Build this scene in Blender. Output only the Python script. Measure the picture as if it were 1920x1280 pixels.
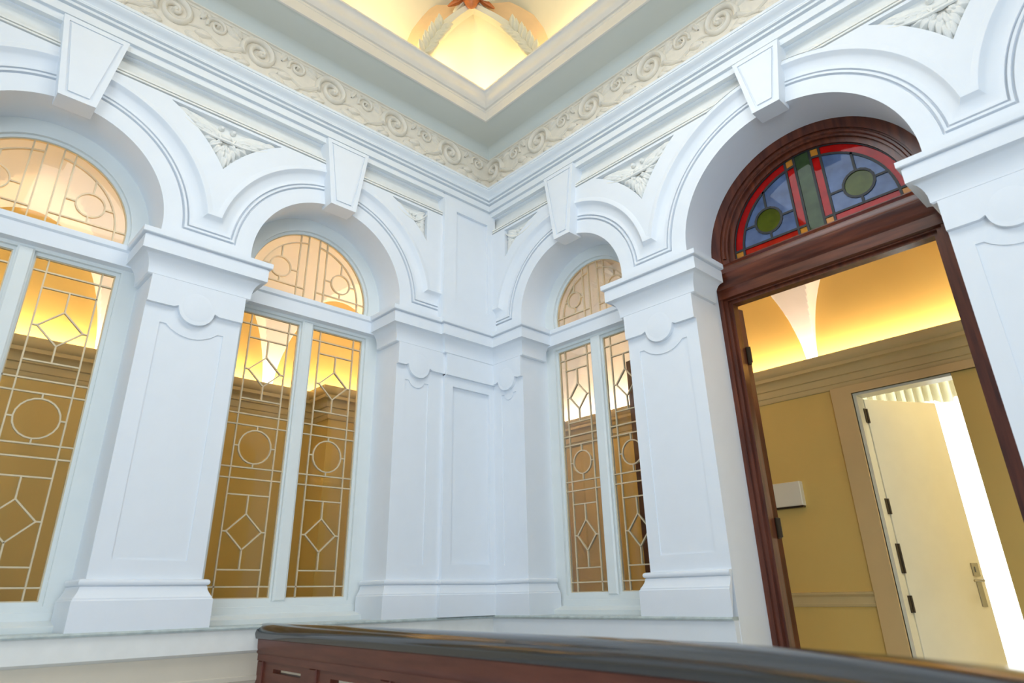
import bpy, math, random
from mathutils import Vector, Matrix
from mathutils.geometry import tessellate_polygon
random.seed(4)
for o in list(bpy.data.objects): bpy.data.objects.remove(o)
SC = bpy.context.scene; COL = SC.collection
PI = math.pi; sin, cos, sqrt = math.sin, math.cos, math.sqrt

# ---------------------------------------------------------------- camera
cam = bpy.data.cameras.new('camera'); co = bpy.data.objects.new('camera', cam); COL.objects.link(co)
cam.sensor_width = 36; cam.lens = 1239.79 * 36 / 1920
cam.shift_x = 8.78 / 1920; cam.shift_y = -52.93 / 1920
cam.clip_start = 0.05; cam.clip_end = 100
r = Vector((0.73112, -0.68200, -0.01834)); u = Vector((-0.25626, -0.29943, 0.91906)); f = Vector((0.63229, 0.66725, 0.39369))
m = Matrix((r, u, -f)).transposed().to_4x4(); m.translation = Vector((-3.588, -4.0, 0.0))
co.matrix_world = m
cam.dof.use_dof = True; cam.dof.focus_distance = 5.4; cam.dof.aperture_fstop = 2.0
SC.camera = co
# ---------------------------------------------------------------- world, lights, exposure
W = bpy.data.worlds.new('world'); SC.world = W; W.use_nodes = True
bg = W.node_tree.nodes['Background']; bg.inputs[0].default_value = (0.76, 0.885, 1.0, 1); bg.inputs[1].default_value = 0.62
SC.view_settings.view_transform = 'Standard'; SC.view_settings.look = 'None'
SC.view_settings.gamma = 1; SC.view_settings.use_curve_mapping = False; SC.view_settings.exposure = 0.0
def area(name, loc, rot, sx, sy, power, color):
    l = bpy.data.lights.new(name, 'AREA'); l.shape = 'RECTANGLE'; l.size = sx; l.size_y = sy; l.energy = power; l.color = color
    o = bpy.data.objects.new(name, l); COL.objects.link(o); o.location = loc; o.rotation_euler = rot
    return o
WARM = (1.0, 0.77, 0.57)
area('corridor_cove_light_left', (-1.7, 1.40, 1.70), (PI - .15, 0, 0), 6.6, 0.05, 78, WARM)
area('corridor_cove_light_right', (1.70, -2.2, 1.70), (PI, .15, 0), 0.05, 7.2, 74, WARM)
for i, (loc, sx, sy) in enumerate([((-2.5, -.33, 4.20), 4.2, .06), ((-.35, -2.7, 4.20), .06, 4.6),
                                   ((-2.5, -5.07, 4.20), 4.2, .06), ((-4.65, -2.7, 4.20), .06, 4.6)]):
    area('dome_cove_light', loc, (PI + (.5, 0, -.5, 0)[i], (0, .5, 0, -.5)[i] * -1, 0), sx, sy, 24, (1.0, 0.80, 0.45))
area('daylight_in_bedroom', (5.1, -1.9, 0.9), (0, PI / 2, 0), 3.2, 3.0, 300, (0.97, 0.98, 1.0))
area('hall_overhead_fill', (-2.2, -2.5, 4.0), (0, 0, 0), 2.0, 2.0, 64, (0.79, 0.89, 1.0))  # added light with no fitting, brightens ledges and mouldings from above
area('bedroom_fill_light', (2.5, -4.0, 2.9), (0, 0, 0), .6, .6, 38, (1.0, .92, .74))  # added fill light, brightens the front of the ivory door leaf
area('daylight_from_hall_windows', (-8.5, -9.0, .9), Vector((-1, -1, -.08)).to_track_quat('Z', 'Y').to_euler(), 5.0, 4.0, 375, (0.78, 0.89, 1.0))

# ---------------------------------------------------------------- materials
def mat(name, col, rough=.5, metal=0, noise=0.0, nscale=8, bump=0.0, bscale=60, spec=.5, stretch=None, col2=None):
    m = bpy.data.materials.new(name); m.use_nodes = True; nt = m.node_tree; b = nt.nodes['Principled BSDF']
    b.inputs['Base Color'].default_value = (*col, 1); b.inputs['Roughness'].default_value = rough
    b.inputs['Metallic'].default_value = metal; b.inputs['Specular IOR Level'].default_value = spec
    tc = nt.nodes.new('ShaderNodeTexCoord'); mp = nt.nodes.new('ShaderNodeMapping'); nt.links.new(tc.outputs['Object'], mp.inputs[0])
    if stretch: mp.inputs['Scale'].default_value = stretch
    if noise or col2:
        n = nt.nodes.new('ShaderNodeTexNoise'); n.inputs['Scale'].default_value = nscale; n.inputs['Detail'].default_value = 4
        nt.links.new(mp.outputs[0], n.inputs['Vector'])
        rp = nt.nodes.new('ShaderNodeValToRGB')
        c2 = col2 or tuple(c * (1 - noise) for c in col)
        rp.color_ramp.elements[0].position = .3; rp.color_ramp.elements[1].position = .7
        rp.color_ramp.elements[0].color = (*c2, 1); rp.color_ramp.elements[1].color = (*col, 1)
        nt.links.new(n.outputs['Fac'], rp.inputs[0]); nt.links.new(rp.outputs[0], b.inputs['Base Color'])
    if bump:
        n2 = nt.nodes.new('ShaderNodeTexNoise'); n2.inputs['Scale'].default_value = bscale
        nt.links.new(mp.outputs[0], n2.inputs['Vector'])
        bp = nt.nodes.new('ShaderNodeBump'); bp.inputs['Strength'].default_value = bump; bp.inputs['Distance'].default_value = .004
        nt.links.new(n2.outputs['Fac'], bp.inputs['Height']); nt.links.new(bp.outputs[0], b.inputs['Normal'])
    return m
def glassmat(name, col, haze=0.0, hazecol=(1, 1, 1)):
    m = bpy.data.materials.new(name); m.use_nodes = True; nt = m.node_tree; nt.nodes.clear()
    out = nt.nodes.new('ShaderNodeOutputMaterial'); tr = nt.nodes.new('ShaderNodeBsdfTransparent'); gl = nt.nodes.new('ShaderNodeBsdfGlossy')
    tr.inputs[0].default_value = (*col, 1); gl.inputs['Roughness'].default_value = .03
    fr = nt.nodes.new('ShaderNodeFresnel'); fr.inputs[0].default_value = 1.45
    ml = nt.nodes.new('ShaderNodeMath'); ml.operation = 'MULTIPLY'; ml.inputs[1].default_value = .5; nt.links.new(fr.outputs[0], ml.inputs[0])
    mx = nt.nodes.new('ShaderNodeMixShader'); nt.links.new(ml.outputs[0], mx.inputs[0])
    first = tr
    if haze:
        df = nt.nodes.new('ShaderNodeBsdfDiffuse'); tl = nt.nodes.new('ShaderNodeBsdfTranslucent')
        no = nt.nodes.new('ShaderNodeTexNoise'); no.inputs['Scale'].default_value = 9
        tc = nt.nodes.new('ShaderNodeTexCoord'); nt.links.new(tc.outputs['Object'], no.inputs['Vector'])
        rp = nt.nodes.new('ShaderNodeValToRGB'); rp.color_ramp.elements[0].position = .3; rp.color_ramp.elements[1].position = .7
        rp.color_ramp.elements[0].color = (*[c * .6 for c in hazecol], 1); rp.color_ramp.elements[1].color = (*hazecol, 1)
        nt.links.new(no.outputs['Fac'], rp.inputs[0])
        nt.links.new(rp.outputs[0], df.inputs[0]); nt.links.new(rp.outputs[0], tl.inputs[0])
        a = nt.nodes.new('ShaderNodeMixShader'); a.inputs[0].default_value = .5; nt.links.new(df.outputs[0], a.inputs[1]); nt.links.new(tl.outputs[0], a.inputs[2])
        b = nt.nodes.new('ShaderNodeMixShader'); b.inputs[0].default_value = haze; nt.links.new(tr.outputs[0], b.inputs[1]); nt.links.new(a.outputs[0], b.inputs[2])
        first = b
    nt.links.new(first.outputs[0], mx.inputs[1]); nt.links.new(gl.outputs[0], mx.inputs[2]); nt.links.new(mx.outputs[0], out.inputs[0])
    return m
WHITE = mat('white_wall_paint', (.80, .84, .885), .55, noise=.02, bump=.05)
WHITE2 = mat('white_satin_trim', (.80, .84, .87), .4, noise=.02)
FRAME = mat('pale_window_paint', (.76, .80, .79), .35, noise=.03)
CREAM = mat('cream_plaster', (.87, .81, .70), .6, noise=.08, nscale=14, bump=.1)
PLASTER = mat('off_white_plaster', (.84, .84, .80), .6, noise=.05, nscale=14)
SOFFIT = mat('grey_green_ceiling_paint', (.70, .73, .68), .6, noise=.04, nscale=2)
RIM = mat('warm_white_moulding', (.86, .82, .75), .5, noise=.04)
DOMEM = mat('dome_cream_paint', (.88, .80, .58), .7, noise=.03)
DOMEB = mat('dome_amber_shade', (.80, .55, .30), .7, noise=.1)  # arch soffits: their warm shade is put into the colour
BOSS = mat('boss_orange_gilt', (.75, .22, .05), .45, noise=.3, nscale=30)
SILLW = mat('ivory_dado_paint', (.68, .61, .49), .5, noise=.03)
STONE = mat('pale_green_stone', (.55, .62, .60), .3, noise=.25, nscale=25)
MAHOG = mat('mahogany', (.150, .036, .014), .28, col2=(.055, .012, .006), nscale=5, stretch=(6, 6, .7), bump=.05)
MAHOGH = mat('mahogany_cross_grain', (.150, .036, .014), .28, col2=(.055, .012, .006), nscale=5, stretch=(6, .7, 6), bump=.05)
RAILW = mat('dark_red_brown_timber', (.16, .042, .022), .38, col2=(.10, .022, .012), nscale=4, stretch=(8, .6, 8))
BLACK = mat('black_lacquer_rail', (.012, .012, .014), .13, noise=.3, nscale=6)
BLACK.node_tree.nodes['Principled BSDF'].inputs['IOR'].default_value = 1.9
TAN = mat('tan_corridor_paint', (.74, .51, .14), .6, noise=.04, nscale=3)
TANTRIM = mat('tan_trim_paint', (.66, .50, .22), .5, noise=.04)
VAULT = mat('vault_cream_paint', (.80, .76, .70), .7, noise=.03)
DOORW = mat('ivory_door_paint', (.84, .79, .60), .4, noise=.03)
CASE = mat('buff_door_casing', (.70, .50, .22), .45, noise=.03)
BRONZE = mat('dark_bronze', (.10, .075, .045), .4, .8)
STEEL = mat('satin_nickel', (.42, .38, .28), .3, 1)
CAME = mat('brass_came', (.72, .60, .40), .45, .35, noise=.15)
LEAD = mat('dark_lead_came', (.02, .022, .025), .5, .3)
FLOORM = mat('pale_marble_floor', (.70, .72, .73), .25, noise=.2, nscale=3)
GCLEAR = glassmat('clear_glass', (.97, .975, .96))
SRED = glassmat('red_glass', (.75, .02, .01), .75, (.62, .012, .008))
SBLUE = glassmat('blue_glass', (.5, .62, .9), .7, (.17, .29, .57))
SGREEN = glassmat('green_glass', (.2, .4, .12), .8, (.10, .16, .07))
SOLIVE = glassmat('olive_glass', (.35, .45, .05), .8, (.14, .19, .02))
SAMBER = glassmat('amber_glass', (.95, .6, .12), .7, (.85, .50, .09))
def sheer(nm, a, b):
    m = bpy.data.materials.new(nm); m.use_nodes = True; nt = m.node_tree; nt.nodes.clear()
    out = nt.nodes.new('ShaderNodeOutputMaterial'); tl = nt.nodes.new('ShaderNodeBsdfTranslucent'); df = nt.nodes.new('ShaderNodeBsdfDiffuse')
    tl.inputs[0].default_value = (*a, 1); df.inputs[0].default_value = (*b, 1)
    mx = nt.nodes.new('ShaderNodeMixShader'); mx.inputs[0].default_value = .4
    nt.links.new(tl.outputs[0], mx.inputs[1]); nt.links.new(df.outputs[0], mx.inputs[2]); nt.links.new(mx.outputs[0], out.inputs[0]); return m
SHEER = sheer('sheer_white_voile', (.9, .93, .93), (.9, .9, .88)); LACE = sheer('cream_lace', (.62, .58, .40), (.7, .66, .5))

# ---------------------------------------------------------------- mesh helpers
def ML(u, v, p): return (u, -p, v)          # left wall: u = x, v = height, p = projection into the hall
def MR(u, v, p): return (-p, u, v)          # right wall: u = y
def MX(x, y, z): return (x, y, z)
class Mb:
    def __init__(s, M=MX): s.v = []; s.f = []; s.M = M
    def add(s, vs, fs):
        n = len(s.v); s.v += [s.M(*q) for q in vs]; s.f += [tuple(i + n for i in q) for q in fs]; return s
    def box(s, a0, b0, c0, a1, b1, c1):
        return s.add([(a0, b0, c0), (a1, b0, c0), (a1, b1, c0), (a0, b1, c0), (a0, b0, c1), (a1, b0, c1), (a1, b1, c1), (a0, b1, c1)],
                     [(0, 1, 2, 3), (4, 5, 6, 7), (0, 1, 5, 4), (1, 2, 6, 5), (2, 3, 7, 6), (3, 0, 4, 7)])
    def bevbox(s, u0, v0, u1, v1, p0, p1, b):       # a box whose front (p1) edges are chamfered
        q = [[(u0, v0, p0), (u1, v0, p0), (u1, v1, p0), (u0, v1, p0)], [(u0, v0, p1 - b), (u1, v0, p1 - b), (u1, v1, p1 - b), (u0, v1, p1 - b)],
             [(u0 + b, v0 + b, p1), (u1 - b, v0 + b, p1), (u1 - b, v1 - b, p1), (u0 + b, v1 - b, p1)]]
        return s.rings(q, cap0=True, cap1=True)
    def rings(s, R, closed=True, cap0=False, cap1=False):
        n = len(R[0]); vs = [p for q in R for p in q]; fs = []
        for i in range(len(R) - 1):
            for j in range(n if closed else n - 1):
                k = (j + 1) % n; fs.append((i * n + j, i * n + k, (i + 1) * n + k, (i + 1) * n + j))
        if cap0: fs.append(tuple(range(n)))
        if cap1: fs.append(tuple(range((len(R) - 1) * n, len(R) * n)))
        return s.add(vs, fs)
    def plate(s, outer, holes, pf, pb, back=False, edge=True):
        loops = [list(outer)] + [list(h) for h in holes]; flat = [q for l in loops for q in l]
        tr = tessellate_polygon([[Vector((a, b, 0)) for a, b in l] for l in loops])
        s.add([(a, b, pf) for a, b in flat], [tuple(t) for t in tr])
        if back: s.add([(a, b, pb) for a, b in flat], [tuple(t) for t in tr])
        if edge:
            for l in loops: s.rings([[(a, b, pf) for a, b in l], [(a, b, pb) for a, b in l]])
        return s
    def tube(s, P, rad, n=6, flat=1.0, up=None):
        up = Vector(up or (0, 0, 1)); R = []
        for i, q in enumerate(P):
            q = Vector(q); t = (Vector(P[min(i + 1, len(P) - 1)]) - Vector(P[max(i - 1, 0)])).normalized()
            a = t.cross(up)
            if a.length < 1e-4: a = t.cross(Vector((1, 0.1, 0)))
            a.normalize(); b = a.cross(t); rr = rad[i] if isinstance(rad, (list, tuple)) else rad
            R.append([tuple(q + a * cos(2 * PI * k / n) * rr + b * sin(2 * PI * k / n) * rr * flat) for k in range(n)])
        return s.rings(R, cap0=True, cap1=True)
    def cyl(s, a, b, rad, n=16):
        return s.tube([a, b], rad, n, up=(0.01, 1, 0.02))
def sweep(path, prof, mb, closed=False, caps=True, inward=1):
    """sweep a (p, z) profile along a plan polyline; p is measured to the right of the direction of travel"""
    n = len(path); R = []
    for i, (x, y) in enumerate(path):
        dirs = []
        if i > 0 or closed: a = Vector(path[i]) - Vector(path[i - 1]); dirs.append(a.normalized())
        if i < n - 1 or closed: a = Vector(path[(i + 1) % n]) - Vector(path[i]); dirs.append(a.normalized())
        nr = [Vector((d.y, -d.x)) for d in dirs]
        if len(nr) == 1: w = nr[0]
        else: w = (nr[0] + nr[1]); w = w / (1 + nr[0].dot(nr[1]))
        R.append([(x + w.x * p * inward, y + w.y * p * inward, z) for p, z in prof])
    if closed: R.append(R[0])
    mb.rings(R, closed=False)
    if caps and not closed:
        for q in (R[0], R[-1]): mb.add(q, [tuple(range(len(q)))])
    return mb
WORLD = {}
def obj(name, mb, material, parent=None, kind=None, label=None, smooth=35):
    vs = mb.v
    lo = [min(q[i] for q in vs) for i in range(3)]; hi = [max(q[i] for q in vs) for i in range(3)]
    c = Vector(((lo[0] + hi[0]) / 2, (lo[1] + hi[1]) / 2, lo[2]))
    me = bpy.data.meshes.new(name); me.from_pydata([tuple(Vector(q) - c) for q in vs], [], mb.f); me.update()
    import bmesh
    bm = bmesh.new(); bm.from_mesh(me); bmesh.ops.remove_doubles(bm, verts=bm.verts, dist=1e-5)
    bmesh.ops.recalc_face_normals(bm, faces=bm.faces); bm.to_mesh(me); bm.free()
    if smooth: me.shade_smooth(); me.set_sharp_from_angle(angle=math.radians(smooth))
    me.materials.append(material)
    return place(name, me, c, parent, kind, label)
def place(name, me, c, parent=None, kind=None, label=None, rot=None, scale=None):
    o = bpy.data.objects.new(name, me); COL.objects.link(o); c = Vector(c)
    WORLD[o.name] = c
    if parent: o.parent = parent; o.location = c - WORLD[parent.name]
    else: o.location = c
    if kind: o['kind'] = kind
    if label: o['label'] = label
    if rot is not None: o.rotation_mode = 'QUATERNION'; o.rotation_quaternion = rot
    if scale is not None: o.scale = scale
    return o
def tag(o, label, cat=None, group=None, kind=None):
    o['label'] = label
    if cat: o['category'] = cat
    if group: o['group'] = group
    if kind: o['kind'] = kind
    return o
def root(name, loc, label, cat, kind=None, group=None):
    return tag(place(name, None, loc), label, cat, group, kind)
def arc(c, zc, rad, a0, a1, n):
    return [(c + rad * cos(a0 + (a1 - a0) * i / n), zc + rad * sin(a0 + (a1 - a0) * i / n)) for i in range(n + 1)]
def arched(u0, u1, zb, zs, n=32):
    c = (u0 + u1) / 2; R = (u1 - u0) / 2
    return [(u0, zb), (u1, zb)] + arc(c, zs, R, 0, PI, n)
def rect(u0, v0, u1, v1): return [(u0, v0), (u1, v0), (u1, v1), (u0, v1)]

# ---------------------------------------------------------------- measures
FLOOR = -1.05
ZB = 2.05                      # top of the capitals
WT = .45                       # wall thickness
A1 = (-3.302, .595, 2.145); A2 = (-1.551, .595, 2.145)
A3 = (-.908, .5275, 2.15); A4 = (-2.70, .72, 2.13); A5 = (-4.69, .72, 2.13); A0 = (-5.053, .595, 2.145)
LV = [(0, 0), (.110, 0), (.112, -.018), (.122, -.018), (.124, .004), (.138, .004), (.140, -.018), (.149, -.018), (.151, .002), (.156, .002)]
for i in range(1, 8):
    t = i / 7; LV.append((.158 + .087 * t, -.004 + .044 * (1 - sqrt(max(0, 1 - t * t)))))
LV += [(.250, .044), (.258, .044), (.285, .036)]
SP = .036                      # face of the spandrels
ZTOP = 3.24                    # underside of the cornice
ZLINE = 3.05                   # top of the flat spandrel

def offset_line(aL, aR, d, right_edge=None, n=26):
    """contour at distance d above arch extrados: from the crown of aL down to the sill and up to the crown of aR (u grows from aL to aR)"""
    zb = ZB + d; pts = []
    if aL:
        c, R, zs = aL; R += d
        if zb >= zs:
            a = math.asin((zb - zs) / R); pts += arc(c, zs, R, PI / 2, a, n)
        else: pts += arc(c, zs, R, PI / 2, 0, n)[:-1] + [(c + R, zs), ] ; pts[-1] = (c + R, zb)
    else: pts += [(right_edge[0], ZTOP + .1 * i / n) for i in range(n, 0, -1)] + [(right_edge[0], zb)]
    if aR:
        c, R, zs = aR; R += d
        if zb >= zs:
            a = math.asin((zb - zs) / R); pts += arc(c, zs, R, PI - a, PI / 2, n)
        else: q = arc(c, zs, R, PI, PI / 2, n); q[0] = (c - R, zb); pts += q
    else: pts += [(right_edge[1], zb)] + [(right_edge[1], ZTOP + .1 * i / n) for i in range(1, n + 1)]
    return pts

# ---------------------------------------------------------------- carving meshes (shared)
def leaf_mesh():
    """a pointed carved leaf, 1 long (along +x), 0.5 wide, raised along z with a sunk midrib"""
    mb = Mb(); R = []
    for i in range(8):
        t = i / 7; w = .26 * sin(PI * min(1, t * .93 + .05)) ** .75 * (1 - .25 * t); h = .30 * sin(PI * (t * .85 + .1)) ** .8
        row = []
        for k in range(7):
            s = -1 + k / 3; row.append((t, w * s, h * (1 - s * s) ** .6 * (1 - .45 * math.exp(-(s * 3) ** 2)) if abs(s) < 1 else -.05))
        R.append(row)
    mb.rings(R, closed=False); me = bpy.data.meshes.new('carved_leaf'); me.from_pydata(mb.v, [], mb.f); me.shade_smooth(); me.materials.append(PLASTER); return me
LEAF = leaf_mesh()
def leaf_copy(mtl):
    me = LEAF.copy(); me.materials.clear(); me.materials.append(mtl); return me
LEAFC = leaf_copy(CREAM); LEAFD = leaf_copy(DOMEM); LEAFB = leaf_copy(BOSS)
def put_leaf(parent, M, u, v, p, ang, length, width, height, mesh, name='leaf', tilt=0.0):
    X = Vector(M(cos(ang), sin(ang), tilt)).normalized(); Z = Vector(M(0, 0, 1)); Y = Z.cross(X).normalized(); Z = X.cross(Y)
    q = Matrix((X, Y, Z)).transposed().to_quaternion()
    return place(name, mesh, M(u, v, p), parent, rot=q, scale=(length, width / .5, height / .3))
def dome_mb(mb, u, v, p, ru, rv, h, n=14, k=4):
    R = [[(u + ru * cos(2 * PI * j / n) * cos(i / k * PI / 2), v + rv * sin(2 * PI * j / n) * cos(i / k * PI / 2), p + h * sin(i / k * PI / 2)) for j in range(n)] for i in range(k)]
    return mb.rings(R, cap1=True)

# ---------------------------------------------------------------- walls
def upper(wall, M, aL, aR, edges, name='archivolt', tri=None, back=True):
    L = [(offset_line(aL, aR, d, edges), p) for d, p in LV]
    mb = Mb(M)
    mb.rings([[(a, b, p) for a, b in l] for l, p in L], closed=False)
    soff = [l for l in L[0][0]]
    mb.rings([[(a, b, 0) for a, b in soff], [(a, b, -WT) for a, b in soff]], closed=False)
    lip = L[-1][0]
    mb.rings([[(a, b, L[-1][1]) for a, b in lip], [(a, b, -.06) for a, b in lip]], closed=False)
    poly = [q for q in soff] + [(soff[-1][0], ZTOP + .3), (soff[0][0], ZTOP + .3)]
    mb.plate(poly, [], -WT, -WT, edge=False)
    mb.plate(poly, [], -.05, -.05, edge=False)
    arch = obj(name, mb, WHITE, wall)
    lp = []
    for i, (a, b) in enumerate(lip):
        if b <= ZLINE: lp.append((a, b))
    def cross(q0, q1):
        t = (ZLINE - q0[1]) / (q1[1] - q0[1]); return (q0[0] + t * (q1[0] - q0[0]), ZLINE)
    i0 = next(i for i, q in enumerate(lip) if q[1] <= ZLINE); i1 = max(i for i, q in enumerate(lip) if q[1] <= ZLINE)
    if i0 > 0: lp.insert(0, cross(lip[i0 - 1], lip[i0]))
    else: lp.insert(0, (lip[0][0], ZLINE))
    if i1 < len(lip) - 1: lp.append(cross(lip[i1], lip[i1 + 1]))
    else: lp.append((lip[-1][0], ZLINE))
    mb = Mb(M); holes = [tri] if tri else []
    mb.plate(lp, holes, SP, -.04)
    sp = obj('spandrel', mb, WHITE, wall)
    if tri:
        mb = Mb(M); mb.plate(tri, [], SP - .044, SP - .06); obj('sunk_field', mb, PLASTER, sp)
    # cavetto and two fillets between the flat and the cornice
    mb = Mb(M); u0, u1 = lp[0][0], lp[-1][0]
    prof = [(SP - .02, ZLINE - .002), (SP - .016, ZLINE + .008), (SP + .006, ZLINE + .009), (SP + .006, ZLINE + .020), (SP - .018, ZLINE + .022), (SP - .018, ZLINE + .031), (SP + .002, ZLINE + .032), (SP + .002, ZLINE + .044), (SP - .012, ZLINE + .047)]
    for i in range(7): t = i / 6; prof.append((SP - .014 - .055 * sin(t * PI / 2), ZLINE + .05 + (ZTOP - ZLINE - .05) * (1 - cos(t * PI / 2)) ** .8))
    us = [u0 + .0, u1 + .0]
    def lipz(x):
        best = 0
        for (a0, b0), (a1, b1) in zip(lip, lip[1:]):
            if min(a0, a1) <= x <= max(a0, a1) and abs(a1 - a0) > 1e-6: best = max(best, b0 + (b1 - b0) * (x - a0) / (a1 - a0))
        return best
    ua, ub = soff[0][0], soff[-1][0]
    us = sorted(set([ua + (ub - ua) * i / 60 for i in range(61)] + [u0, u1]))
    if abs(us[-1] + .575) < .01: us[-1] += .03
    mb.rings([[(uu, max(z, min(lipz(uu) - .002, ZTOP)), p if z >= lipz(uu) else p - .0) for p, z in prof] for uu in us], closed=False)
    obj('cavetto_moulding', mb, PLASTER, wall)
    return sp
def tri_shape(A, B, C, cA=None, cB=None):
    """sunk triangle; sides A-C and B-C bow with the neighbouring arches"""
    def side(P, Q, a):
        if a is None: return [P]
        c, R, zs = a; out = []
        for i in range(10):
            t = i / 10; x = P[0] + (Q[0] - P[0]) * t; y = P[1] + (Q[1] - P[1]) * t
            rp = math.hypot(P[0] - c, P[1] - zs); rq = math.hypot(Q[0] - c, Q[1] - zs); rr = rp + (rq - rp) * t
            d = math.hypot(x - c, y - zs); out.append((c + (x - c) * rr / d, zs + (y - zs) * rr / d))
        return out
    return side(A, C, cA) + list(reversed(side(B, C, cB))) [:-1] + [B] if cB and False else side(A, C, cA) + [C] + list(reversed(side(B, C, cB)[1:])) + [B]
def inside(pt, poly):
    x, y = pt; c = False
    for i in range(len(poly)):
        (x1, y1), (x2, y2) = poly[i - 1], poly[i]
        if (y1 > y) != (y2 > y) and x < (x2 - x1) * (y - y1) / (y2 - y1) + x1: c = not c
    return c
def carve(sp, M, tri, A, B, C, half=None):
    """acanthus relief filling the sunk triangle: calyx, two drooping stems, berries, and a leaf fan along the curved sides"""
    p = SP - .041
    cx = (A[0] + B[0] + C[0]) / 3; cz = (A[1] + B[1] + C[1]) / 3
    if half: cx = (A[0] * (half == 'A') + B[0] * (half == 'B')) * .62 + .38 * (B[0] if half == 'A' else A[0]); cz = (A[1] + C[1]) / 2 + .02
    w = abs(A[0] - B[0]); sc = .8 if half is None else .46
    mb = Mb(M); dome_mb(mb, cx, cz + .02, p, .055 * sc, .035 * sc, .034); obj('calyx', mb, PLASTER, sp)
    mb = Mb(M)
    for e in (A, B):
        if half and abs(e[0] - cx) < .12: continue
        P = []; n = 9
        for i in range(n):
            t = i / (n - 1); x = cx + (e[0] - cx) * t * .95; z = cz - .02 * sc + (e[1] - .03 - cz) * t + -.045 * sin(PI * t) * sc
            P.append((x, z, p + .036))
        ang = math.atan2(e[1] - .02 - cz, e[0] - cx); ll = math.hypot(e[0] - cx, e[1] - cz)
        put_leaf(sp, M, cx + .02 * cos(ang), cz + .02 + .02 * sin(ang), p - .004, ang, ll * .88, .09 * sc + .03, .036, LEAF)
        mb.tube(P, [.012 - .008 * i / (n - 1) for i in range(n)], 6, up=(0, 0, 1))
    ring = [(cx + .068 * sc * cos(a), cz + .02 + .05 * sc * sin(a), p + .030) for a in [PI + i * PI / 8 for i in range(9)]]
    mb.tube(ring, .009, 6, up=(0, 0, 1)); obj('stem', mb, PLASTER, sp)
    for s in (-1, 1):
        q = (cx + s * .05 * sc, cz + .085 * sc + .02)
        if inside(q, tri): mb = Mb(M); dome_mb(mb, q[0], q[1], p, .020, .020, .028, 10, 3); obj('berry', mb, PLASTER, sp)
    # leaves aimed at points along the border
    n = len(tri); per = []; tot = 0
    for i in range(n):
        a, b = tri[i], tri[(i + 1) % n]; d = math.hypot(b[0] - a[0], b[1] - a[1]); per.append((tot, d, a, b)); tot += d
    step = .062 if not half else .055; k = int(tot / step)
    for j in range(k):
        s = (j + .5) * tot / k
        for st, d, a, b in per:
            if st <= s <= st + d:
                t = (s - st) / d; e = (a[0] + (b[0] - a[0]) * t, a[1] + (b[1] - a[1]) * t); break
        dx, dz = e[0] - cx, e[1] - cz; L = math.hypot(dx, dz); top = abs(e[1] - A[1]) < .004
        if top: continue
        ln = min(.62 * L, .13)
        ang = math.atan2(dz, dx)
        lean = 0.0
        ux, uz = e[0] - cos(ang + lean) * ln, e[1] - sin(ang + lean) * ln
        put_leaf(sp, M, ux, uz, p, ang + lean, ln * .97, .064, .050, LEAF)
        if j % 2 and L > .12: put_leaf(sp, M, cx + cos(ang) * L * .22, cz + sin(ang) * L * .22, p + .004, ang, L * .42, .05, .045, LEAF)
    for s in range(5):                       # inner rosette leaves
        ang = PI + s * PI / 4; put_leaf(sp, M, cx + .05 * sc * cos(ang), cz - .0 + .04 * sc * sin(ang), p, ang, .10 * sc, .05 * sc, .05, LEAF)
CAPP = [(0, 1.793), (.022, 1.793), (.030, 1.800), (.030, 1.810)]
for i in range(7): t = i / 6; CAPP.append((.030 + .058 * (1 - cos(t * PI / 2)), 1.815 + .105 * sin(t * PI / 2)))
CAPP += [(.098, 1.921), (.098, 2.004), (.090, 2.006), (.090, 2.012), (.112, 2.014), (.116, 2.018), (.116, ZB), (0, ZB)]
BASEP = [(.056, -.122), (.056, .018), (.050, .024), (.050, .030)]
for i in range(6): t = i / 5; BASEP.append((.046 - .020 * sin(t * PI / 2), .034 + .048 * t))
for i in range(7): a = -PI / 2 + PI * i / 6; BASEP.append((.020 + .016 * cos(a), .102 + .016 * sin(a)))
BASEP += [(0, .119)]
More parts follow.
